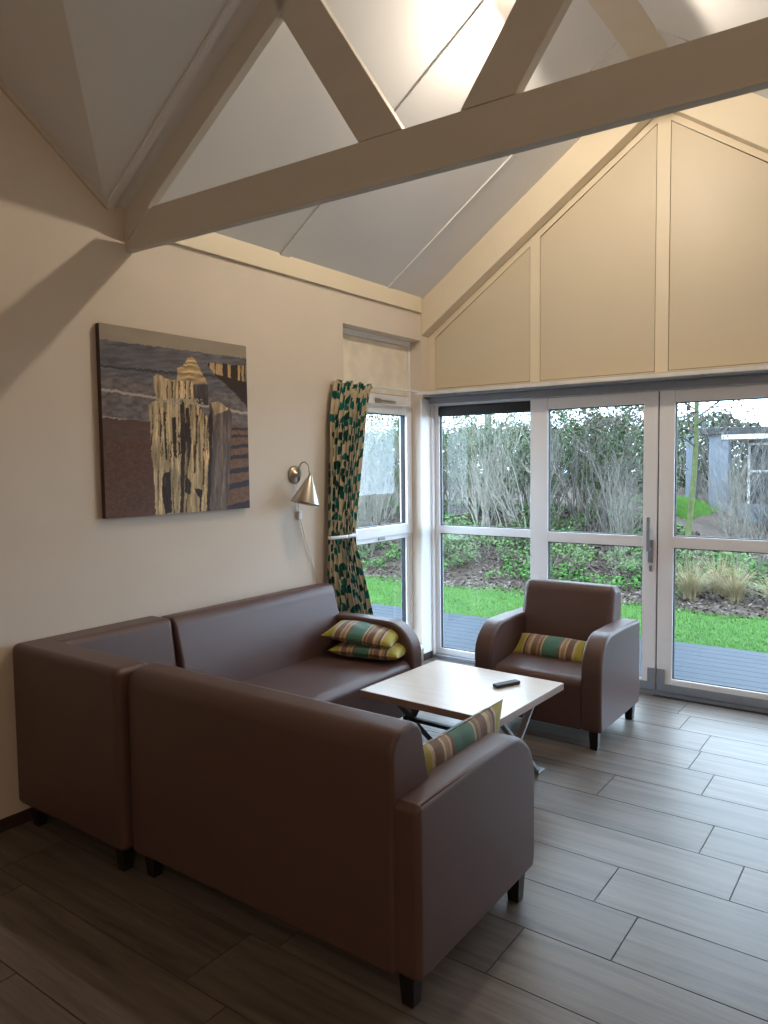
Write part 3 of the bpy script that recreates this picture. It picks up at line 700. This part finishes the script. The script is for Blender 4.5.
# ------------------------------------------------------------------ curtain
def curtain():
    t = thing('curtain', (0, 0, 0), 0, 'beige curtain with teal leaf pattern gathered beside the left wall window', 'curtain')
    nu, nv = 420, 330; ztop, zbot = 2.148, .30; W, H = 1.35, ztop-zbot
    rs = np.random.RandomState(4)
    U, V = np.meshgrid(np.linspace(0, 1, nu), np.linspace(0, 1, nv))   # V 0 bottom
    Z = zbot+V*H
    kz = [.30, .52, .80, 1.05, 1.15, 1.5, 1.9, 2.10, 2.148]
    yl = np.interp(Z, kz, [-1.30, -1.33, -1.36, -1.35, -1.345, -1.33, -1.30, -1.27, -1.255])
    yr = np.interp(Z, kz, [-.875, -.89, -.98, -1.06, -1.065, -1.0, -.90, -.85, -.815])
    amp = np.interp(Z, kz, [.032, .032, .026, .016, .018, .026, .024, .010, .009])
    ph = 2*PI*(9*U+.35*np.sin(3*PI*U)+.15*np.sin(Z*2+U*6))
    Yc = yl+(yr-yl)*U+.010*np.sin(2*ph+1)*(amp/.03)
    Xc = .062+amp*np.sin(ph)+.010*np.sin(U*5)
    # pleat tape: fine gathers near the top
    g = np.clip((Z-2.02)/.05, 0, 1); Xc = Xc+g*.008*np.sin(2*PI*34*U)
    Zc = Z+.010*np.sin(U*23)*(V > .97)
    sx, sy = U*W, Z
    C = np.zeros((nv, nu, 3)); C[:] = (196, 182, 156)
    C *= (.93+.12*fbm(sx*30, sy*30, 2))[..., None]
    def leaf_(cx, cy, ang, L, w_, rgb):
        dx, dy = sx-cx, sy-cy; a = dx*math.cos(ang)+dy*math.sin(ang); b = -dx*math.sin(ang)+dy*math.cos(ang)
        m = (a > 0) & (a < L) & (abs(b) < w_*np.sin(PI*np.clip(a/L, 0, 1))**.8); C[m] = rgb
    for k in range(15):
        cx = .05+k*W/15+rs.uniform(-.03, .03); y = zbot-rs.uniform(0, .2)
        while y < ztop:
            cx2 = cx+.03*math.sin(y*6+k)
            m = (abs(sx-(cx+.03*np.sin(sy*6+k))) < .004) & (sy > y) & (sy < y+.3); C[m] = (60, 82, 70)
            for i in range(6):
                yy = y+i*.055; s = 1 if i % 2 else -1
                col = ((22, 84, 78), (28, 104, 100), (24, 62, 56))[rs.randint(3)]
                leaf_(cx+.03*math.sin(yy*6+k), yy, PI/2-s*rs.uniform(.6, 1.1), rs.uniform(.06, .09), rs.uniform(.020, .030), col)
            y += .34+rs.uniform(0, .05)
    C = C/255; C = np.where(C <= .04045, C/12.92, ((C+.055)/1.055)**2.4)
    vs = np.stack([Xc, Yc, Zc], -1).reshape(-1, 3).tolist()
    fs = [(j*nu+i, j*nu+i+1, (j+1)*nu+i+1, (j+1)*nu+i) for j in range(nv-1) for i in range(nu-1)]
    o = MB().add(vs, fs).build('fabric', attr_mat('leaf_pattern_fabric', rough=.85, spec=.1, bump=.3, bump_scale=700), t, fix=False, smooth=True)
    at = o.data.attributes.new('Col', 'FLOAT_COLOR', 'POINT')
    at.data.foreach_set('color', np.concatenate([C.reshape(-1, 3), np.ones((nu*nv, 1))], 1).ravel())
    so = o.modifiers.new('thick', 'SOLIDIFY'); so.thickness = .0015
    # tie-back band and its hook
    tb = MB(); n = 28; vs = []
    for i in range(n+1):
        a = 2*PI*i/n; vs += [(.066+.045*math.cos(a), -1.205+.150*math.sin(a), z) for z in (1.095, 1.118)]
    tb.add(vs, [(2*i, 2*i+2, 2*i+3, 2*i+1) for i in range(n)])
    o = tb.build('tieback', WHITEP, t, smooth=True, fix=False); so = o.modifiers.new('thick', 'SOLIDIFY'); so.thickness = .003
curtain()
# short curtain track on the head of the side window
o = MB().box(.02, .045, -1.24, -.235, 2.139, 2.153).build('curtain_track', WHITEP, None, bevel=.002, seg=1)
tag(o, 'short white curtain track the leaf-patterned curtain hangs from', 'curtain track')

# ------------------------------------------------------------------ garden
def gh(x, y):
    """ground height"""
    b = max(0, min(1, (y-4.1)/4.0)); left = max(0, min(1, (1.2-x)/2.2)); b = b*b*(3-2*b)
    return -.09+b*(.75*left+.05)+.05*noise.noise(Vector((x*1.3, y*1.3, 0)))*max(0, min(1, (y-3.6)/.6))
SOIL = mat('leaf_litter_soil', (71, 61, 54), .95, spec=.1, noise_scale=9, noise_amt=.35, bump=1, bump_scale=30)
mb = MB(); nx, ny = 150, 140; X0_, X1_, Y0_, Y1_ = -30, 20, .2, 44
vs = []
for j in range(ny+1):
    for i in range(nx+1):
        x = X0_+(X1_-X0_)*i/nx; y = Y0_+(Y1_-Y0_)*j/ny; vs.append((x, y, gh(x, y)-.03))
mb.add(vs, [(j*(nx+1)+i, j*(nx+1)+i+1, (j+1)*(nx+1)+i+1, (j+1)*(nx+1)+i) for j in range(ny) for i in range(nx)])
o = struct('ground', mb, SOIL, fix=False)
mb = MB().box(-16, -.35, -9, .2, -.14, -.118); struct('ground', mb, SOIL)

# deck of narrow boards round the house corner
DECK = mat('wet_grey_decking', (46, 53, 62), .5, spec=.1, noise_scale=5, noise_amt=.18, stretch=(1, 10, 1), vary=False)
mb = MB(); y = .16; i = 0
while y < 1.93:
    mb.box(-2.2, 7, y, y+.134, -.115, -.085); y += .14
yy = .16
x = -.36
while x > -2.2:
    mb.box(x-.134, x, -3.5, .155, -.115, -.085); x -= .14
mb.box(-2.2, 7, .18, 1.9, -.14, -.118)
o = struct('deck', mb, DECK)

LAWNB = mat('grass_soil', (49, 82, 30), .9, spec=.2, noise_scale=14, noise_amt=.35)
def grass_field(name, x0, x1, y0, y1, n, h, m, label, seed, edge=0):
    rs = random.Random(seed); mb = MB()
    for _ in range(n):
        x = rs.uniform(x0, x1); y = rs.uniform(y0, y1)
        e = edge*noise.noise(Vector((x*1.1, 3.3, 0)))
        if y > y1-.2+e: continue
        z = gh(x, y)-.03; a = rs.uniform(0, PI); w2 = rs.uniform(.003, .007); hh = h*rs.uniform(.5, 1.2)
        dx, dy = math.cos(a)*w2, math.sin(a)*w2; lx, ly = rs.uniform(-.03, .03), rs.uniform(-.03, .03)
        k = len(mb.v)
        mb.v += [(x-dx, y-dy, z), (x+dx, y+dy, z), (x+lx, y+ly, z+hh)]; mb.f.append((k, k+1, k+2))
    o = mb.build(name, m, None, fix=False); tag(o, label, 'grass', kind='stuff'); return o
GRASS = mat('fresh_green_grass', (80, 117, 50), .7, spec=.2, noise_scale=5, noise_amt=.25)
mb = MB(); n1 = 60
vs = []
for i in range(n1+1):
    x = -7+14*i/n1; e = .35*noise.noise(Vector((x*1.1, 3.3, 0)))
    for y in (1.93, 2.4, 3.0, 3.55+e): vs.append((x, y, gh(x, y)-.012))
mb.add(vs, [(i*4+j, (i+1)*4+j, (i+1)*4+j+1, i*4+j+1) for i in range(n1) for j in range(3)])
struct('lawn_ground', mb, LAWNB, fix=False)
grass_field('lawn', -6.5, 5.5, 1.95, 3.9, 90000, .045, GRASS, 'bright green mown lawn between the deck and the planted bank', 3, .35)
mb = MB(); mb.box(-2.6, .9, 9.5, 13.2, .0, .02)
# far patch of lawn by the neighbouring house
grass_field('lawn', -1.9, -.35, 9.6, 13.0, 15000, .10, GRASS, 'far green grass patch beside the neighbouring house', 4)

BARK = mat('grey_bark', (124, 119, 110), .9, spec=.1, noise_scale=20, noise_amt=.25, vary=True)
BARKD = mat('dark_twigs', (87, 80, 77), .9, spec=.1, noise_scale=20, noise_amt=.25, vary=True)
BARKG = mat('mossy_bark', (82, 87, 57), .9, spec=.1, noise_scale=14, noise_amt=.3)
LEAFG = mat('green_leaves', (71, 90, 49), .6, spec=.3, noise_scale=6, noise_amt=.35, vary=True)
LEAFD = mat('dark_green_leaves', (50, 68, 38), .6, spec=.3, noise_scale=6, noise_amt=.35, vary=True)
LEAFB = mat('dry_leaves', (64, 54, 44), .8, spec=.2, noise_scale=6, noise_amt=.3)
def grow(mb, p, d, L, r, depth, rs, leaves=None, spread=.5, upb=.15, nch=3):
    """a wandering branch with side branches; twigs are three-sided"""
    n = 4 if depth else 3; pts = [p]; rad = [r]; q = p.copy(); dd = d.copy()
    for i in range(n):
        dd = (dd+Vector((rs.gauss(0, .14), rs.gauss(0, .14), rs.gauss(0, .08)+upb*.3))).normalized()
        q = q+dd*L/n; pts.append(q.copy()); rad.append(r*(1-.75*(i+1)/n))
    mb.tube(pts, rad, 3 if r < .012 else 5, caps=False)
    if depth:
        for k in range(nch):
            i = rs.randint(1, n); s = pts[i]
            nd = (dd+Vector((rs.gauss(0, spread), rs.gauss(0, spread), rs.gauss(0, spread*.6)+upb))).normalized()
            grow(mb, s, nd, L*rs.uniform(.45, .75), max(.0022, rad[i]*.7), depth-1, rs, leaves, spread, upb, nch)
    elif leaves is not None:
        lm, cnt, ls = leaves
        for k in range(cnt):
            c = pts[rs.randint(0, n)]+Vector((rs.gauss(0, .03), rs.gauss(0, .03), rs.gauss(0, .03)))
            a = Vector((rs.gauss(0, 1), rs.gauss(0, 1), rs.gauss(0, 1))).normalized(); b = a.orthogonal().normalized()
            s = ls*rs.uniform(.6, 1.3); v = len(lm.v)
            lm.v += [tuple(c-a*s), tuple(c+b*s*.5), tuple(c+a*s), tuple(c-b*s*.5)]; lm.f.append((v, v+1, v+2, v+3))
def shrub(name, seed, stems, h, spread, leafc, leafm, barkm, ls=.03, lean=.35, rad=.011, depth=3, base=.35, nch=3):
    rs = random.Random(seed); e = thing(name); tw, lf = MB(), MB()
    for k in range(stems):
        a = rs.uniform(0, 2*PI); q = rs.uniform(0, base)
        p = Vector((q*math.cos(a), q*math.sin(a), -.06)); l = rs.uniform(.1, lean)
        d = Vector((math.cos(a)*l, math.sin(a)*l, 1)).normalized()
        grow(tw, p, d, h*rs.uniform(.55, .9), rad*rs.uniform(.7, 1.3), depth, rs, (lf, leafc, ls) if leafc else None, spread, nch=nch)
    tw.build('branches', barkm, e, fix=False)
    if leafc: lf.build('foliage', leafm, e, fix=False)
    return e
def copy_tree(o):
    c = o.copy(); COL.objects.link(c)
    for ch in o.children:
        k = ch.copy(); k.parent = c; COL.objects.link(k)
    return c
protos = {
    'bare': shrub('bare_shrub', 11, 20, 1.45, .30, 0, None, BARK, depth=3),
    'bare2': shrub('bare_shrub', 12, 22, 1.5, .27, 0, None, BARKD, depth=3, rad=.013),
    'green': shrub('leafy_shrub', 21, 16, 1.15, .36, 6, LEAFG, BARKG, ls=.024, lean=.5),
    'dark': shrub('evergreen_shrub', 31, 16, 1.05, .38, 9, LEAFD, BARK, ls=.028, lean=.6, base=.5),
    'low': shrub('low_shrub', 41, 9, .42, .7, 7, LEAFG, BARK, ls=.026, lean=1.2, rad=.006, depth=2),
}
used = set()
def plant(kind, x, y, s, rz, label, group=None, sz=1):
    o = protos[kind] if kind not in used else copy_tree(protos[kind]); used.add(kind)
    o.location = (x, y, gh(x, y)-.02); o.rotation_euler = (0, 0, rz); o.scale = (s, s, s*sz)
    for kk in ('group', 'label'):
        if kk in o: del o[kk]
    return tag(o, label, 'shrub', group)
P_ = plant
# front row on the bank, from the side window round to the right-hand pane
P_('bare', -4.6, 5.3, 1.15, 0, 'pale bare twiggy shrub seen through the left wall window beside the curtain')
P_('bare', -5.5, 6.6, 1.45, 2.1, 'tall bare shrub behind the pale one in the left wall window')
P_('green', -5.9, 7.8, 1.5, .4, 'mossy green bush at the back of the left wall window view')
P_('bare2', -4.3, 7.0, 1.3, 1.0, 'dark-twigged bare shrub at the left edge of the leftmost glass door pane')
P_('green', -3.7, 7.6, 1.45, 2.2, 'leafy green bush behind the dark twigs in the leftmost glass pane')
P_('dark', -2.5, 7.1, 1.2, .8, 'dense dark evergreen bush at the right of the leftmost glass pane')
P_('bare', -3.1, 6.5, 1.2, 3.0, 'bare grey shrub in the middle of the leftmost glass pane')
P_('bare', -2.0, 6.2, 1.25, 4.0, 'bare grey shrub with spreading twigs behind the armchair')
P_('green', -1.75, 7.7, 1.5, 5.0, 'tall leafy bush at the left of the middle glass pane')
P_('dark', -.7, 7.4, 1.35, 3.5, 'dark evergreen bush at the right of the middle glass pane')
P_('bare2', -1.1, 6.6, 1.25, 2.5, 'dark-twigged bare shrub in the middle glass pane')
P_('bare', -.35, 6.0, .95, 5.4, 'small bare shrub left of the door handle')
P_('bare', 1.25, 7.2, 1.05, .9, 'tangled bare shrub in front of the neighbouring house')
P_('bare2', 1.75, 7.9, 1.1, 4.4, 'dark-twigged bare shrub at the far right of the right-hand pane')
P_('bare', .35, 9.6, 1.05, 2.9, 'bare shrub between the two columns of the neighbouring house')
P_('bare2', 1.15, 10.2, 1.0, .2, 'bare shrub growing before the window of the neighbouring house')
# low planting on the bank
P_('low', -2.7, 4.9, 1.0, 0, 'low green plant on the bank in the leftmost glass pane', 'low plants on the bank')
lows = [(-2.2, 5.3, 1.1, 'low green plant near the middle of the leftmost glass pane'), (-3.2, 5.6, 1.2, 'low green plant at the left of the leftmost glass pane'),
        (-1.05, 4.9, 1.15, 'low green plant under the crossbar of the middle glass pane'), (-1.7, 5.9, 1.3, 'low green plant behind the armchair back'),
        (.75, 5.2, 1.1, 'low green plant behind the blond grass, left side'), (1.55, 5.4, 1.2, 'low green plant behind the blond grass, right side'), (-.2, 5.3, .9, 'low twiggy plant just left of the door stile')]
for i, (x, y, s, lb) in enumerate(lows): P_('low', x, y, s, i*1.3, lb, 'low plants on the bank')
# back rows filling the hedge
back = [(-8.2, 9.5, 'green'), (-7.0, 9.2, 'bare2'), (-6.2, 10.0, 'dark'), (-5.2, 9.2, 'green'), (-4.4, 9.4, 'bare'), (-3.6, 9.3, 'dark'), (-2.9, 9.0, 'bare2'), (-2.2, 9.4, 'green'), (-1.5, 9.0, 'bare'), (-7.6, 8.0, 'bare'), (-9.2, 8.6, 'green'), (-6.9, 7.0, 'bare2'), (-3.2, 16.0, 'bare2'), (-2.2, 16.5, 'dark'), (-1.4, 16.2, 'bare2'), (-.6, 17, 'dark'), (.2, 19.2, 'bare2')]
for i, (x, y, kd) in enumerate(back):
    P_(kd, x, y, 1.3, i*.9, 'bare or leafy bush in the back of the hedge beyond the lawn', 'back row of the hedge')

# ground cover on the bank: nobody could count it
def cover(name, n, x0, x1, y0, y1, m, s0, label, cat, seed, thr=-1, lift=.05):
    rs = random.Random(seed); mb = MB()
    for _ in range(n):
        x = rs.uniform(x0, x1); y = rs.uniform(y0, y1)
        if noise.noise(Vector((x*1.6, y*1.6, seed))) < thr: continue
        c = Vector((x, y, gh(x, y)-.02+rs.uniform(0, lift)))
        a = Vector((rs.gauss(0, 1), rs.gauss(0, 1), rs.gauss(0, .45))).normalized(); b = a.cross(Vector((rs.gauss(0, .5), rs.gauss(0, .5), 1))).normalized()
        s = s0*rs.uniform(.5, 1.4); v = len(mb.v)
        mb.v += [tuple(c-a*s), tuple(c+b*s*.6), tuple(c+a*s), tuple(c-b*s*.6)]; mb.f.append((v, v+1, v+2, v+3))
    o = mb.build(name, m, None, fix=False); tag(o, label, cat, kind='stuff')
IVY = mat('bright_ground_cover', (57, 99, 37), .7, spec=.2, noise_scale=4, noise_amt=.3)
cover('ground_cover', 26000, -7, 1.0, 4.2, 8.2, IVY, .028, 'patches of bright green ground cover on the planted bank', 'ground cover', 5, .02, .14)
cover('ground_cover', 6000, .3, 3.2, 4.9, 7.5, IVY, .028, 'green ground cover behind the blond ornamental grass', 'ground cover', 8, .08, .2)
cover('leaf_litter', 22000, -7, 4, 3.5, 8.5, LEAFB, .026, 'brown leaf litter on the bed behind the lawn', 'leaf litter', 6, -1, .02)
LIT2 = mat('pale_dead_leaves', (101, 90, 85), .85, spec=.1, noise_scale=6, noise_amt=.2)
cover('leaf_litter', 12000, -7, 4, 3.5, 7.5, LIT2, .024, 'pale grey dead leaves and twigs on the bed behind the lawn', 'leaf litter', 7, -.1, .03)

HEDGE = mat('far_hedge', (61, 66, 50), .9, spec=.1, noise_scale=1.5, noise_amt=.4)
rs = random.Random(9); mb = MB()
for _ in range(30000):
    x = rs.uniform(-26, 12); y = rs.uniform(20, 21.6); top = 2.9+.7*noise.noise(Vector((x*.6, 0, 0)))+.3*noise.noise(Vector((x*3, 0, 0)))
    c = Vector((x, y, .3+(top-.3)*rs.random()**.8)); a = Vector((rs.gauss(0, 1), rs.gauss(0, 1), rs.gauss(0, 1))).normalized(); b = a.orthogonal().normalized()
    s = .10*rs.uniform(.5, 1.4); v = len(mb.v); mb.v += [tuple(c-a*s), tuple(c+b*s*.6), tuple(c+a*s), tuple(c-b*s*.6)]; mb.f.append((v, v+1, v+2, v+3))
o = mb.build('distant_hedge', HEDGE, None, fix=False); tag(o, 'distant hedge line closing the view beyond the gardens', 'hedge', kind='stuff')

# blond ornamental grass tufts
STRAW = mat('straw_grass', (127, 115, 87), .8, spec=.2, noise_scale=8, noise_amt=.2, vary=True)
def tuft(seed, n=360, h=.62):
    rs = random.Random(seed); mb = MB()
    for _ in range(n):
        a = rs.uniform(0, 2*PI); q = rs.uniform(0, .10); l = rs.uniform(.05, .85)*h; hh = h*rs.uniform(.5, 1.05)
        p = Vector((q*math.cos(a), q*math.sin(a), -.03)); w2 = .0038; tx = Vector((-math.sin(a), math.cos(a), 0))*w2
        prev = None
        for i in range(5):
            s = i/4; c = p+Vector((math.cos(a)*l*s*s, math.sin(a)*l*s*s, hh*(s-.32*s*s*l/h*1.8))); ww = tx*(1-s*.85)
            v = len(mb.v); mb.v += [tuple(c-ww), tuple(c+ww)]
            if i: mb.f.append((v-2, v-1, v+1, v))
    return mb
spots = [(.98, 4.35, 1.0, 'blond ornamental grass tuft nearest the door gap'), (1.45, 4.5, .9, 'blond ornamental grass tuft in the middle of the right-hand pane'), (1.9, 4.4, .85, 'blond ornamental grass tuft at the right edge of the right-hand pane'),
         (1.2, 4.9, 1.1, 'tall blond grass tuft behind the front tufts')]
for i, (x, y, s, lb) in enumerate(spots):
    o = tuft(60+i).build('ornamental_grass', STRAW, None, fix=False); o.location = (x, y, gh(x, y)-.02); o.scale = (s, s, s)
    tag(o, lb, 'ornamental grass', 'blond grass tufts by the lawn')

# trees
def tree(name, x, y, h, seed, trunk_r, barkm, leafm, label, leafc=9, ls=.028, lean=(0, 0), start=.35, nb=16, bl=.9, trunk2=None):
    rs = random.Random(seed); e = thing(name, (x, y, gh(x, y)-.05), 0, label, 'tree'); tr, br, lf = MB(), MB(), MB()
    pts = []; rad = []
    for i in range(9):
        s = i/8; pts.append(Vector((lean[0]*s*h+.03*math.sin(s*7+seed), lean[1]*s*h, s*h))); rad.append(trunk_r*(1-.6*s))
    tr.tube(pts, rad, 10)
    for k in range(nb):
        s = start+(1-start)*k/nb; i = min(7, int(s*8)); p = pts[i].lerp(pts[i+1], s*8-i); a = rs.uniform(0, 2*PI)
        d = Vector((math.cos(a), math.sin(a), rs.uniform(.1, .7))).normalized()
        grow(br, p, d, bl*rs.uniform(.7, 1.2), .016*(1-s*.4), 3, rs, (lf, leafc, ls), .5, 0.0)
    tr.build('trunk', barkm, e, smooth=True); br.build('branches', BARKD, e, fix=False); lf.build('foliage', leafm, e, fix=False)
tree('slender_tree', .62, 5.6, 4.0, 5, .045, BARKG, LEAFB, 'slender tree with mossy trunk and sparse leaves in the right-hand pane', 5, .03, (.035, .03), .45, 22, 1.1)
tree('slender_tree', -3.9, 8.4, 4.6, 9, .10, BARK, LEAFG, 'pale trunk tree among the hedge in the leftmost glass pane', 2, .03, (0, 0), .4, 14, 1.0)

# neighbouring bungalow
HW = mat('blue_grey_cladding', (90, 96, 106), .7, noise_scale=6, noise_amt=.08, stretch=(8, 1, 1))
HD = mat('dark_roof_edge', (38, 36, 36), .7, noise_scale=5, noise_amt=.1)
HBR = mat('dull_brick', (70, 61, 59), .85, noise_scale=12, noise_amt=.2)
HG = mat('dark_window_glass', (50, 58, 70), .1, noise_scale=3, noise_amt=.1)
e = thing('neighbouring_house', (0, 0, 0), 0, 'flat-roofed neighbouring house with grey columns behind the bare shrubs', 'house')
hy = 12.6; z0 = .0
MB().box(-.05, 5.5, hy+1.2, hy+5, z0, 2.12).build('wall', HBR, e)
MB().box(-.9, 6.0, hy-.25, hy+5.2, 2.13, 2.27).build('roof', HD, e, bevel=.01, seg=1)
MB().box(-.35, 6.0, hy-.2, hy+5, 2.02, 2.13).build('fascia', WHITEP, e)
for x, wv in ((-1.0, .10), (-.42, .20), (2.4, .2)): MB().box(x-wv, x+wv, hy-.15, hy+.15, z0-.1, 2.14).build('column', HW, e, bevel=.01, seg=1)
for x in (.45, 1.7, 3.2):
    wf = MB(); wf.box(x-.5, x-.45, hy+1.1, hy+1.2, .5, 1.95).box(x+.45, x+.5, hy+1.1, hy+1.2, .5, 1.95).box(x-.5, x+.5, hy+1.1, hy+1.2, .5, .55).box(x-.5, x+.5, hy+1.1, hy+1.2, 1.9, 1.95).box(x-.5, x+.5, hy+1.1, hy+1.2, 1.28, 1.33)
    wn = wf.build('window', WHITEP, e); MB().box(x-.45, x+.45, hy+1.14, hy+1.17, .55, 1.9).build('glass', HG, wn)
MB().box(-1.3, 6, hy-1.0, hy+1.2, -.1, .06).build('terrace', mat('pale_terrace', (104, 106, 111), .8), e)
MB().box(-.2, 3.0, hy-.2, hy-.12, .06, .62).build('low_screen', HW, e)
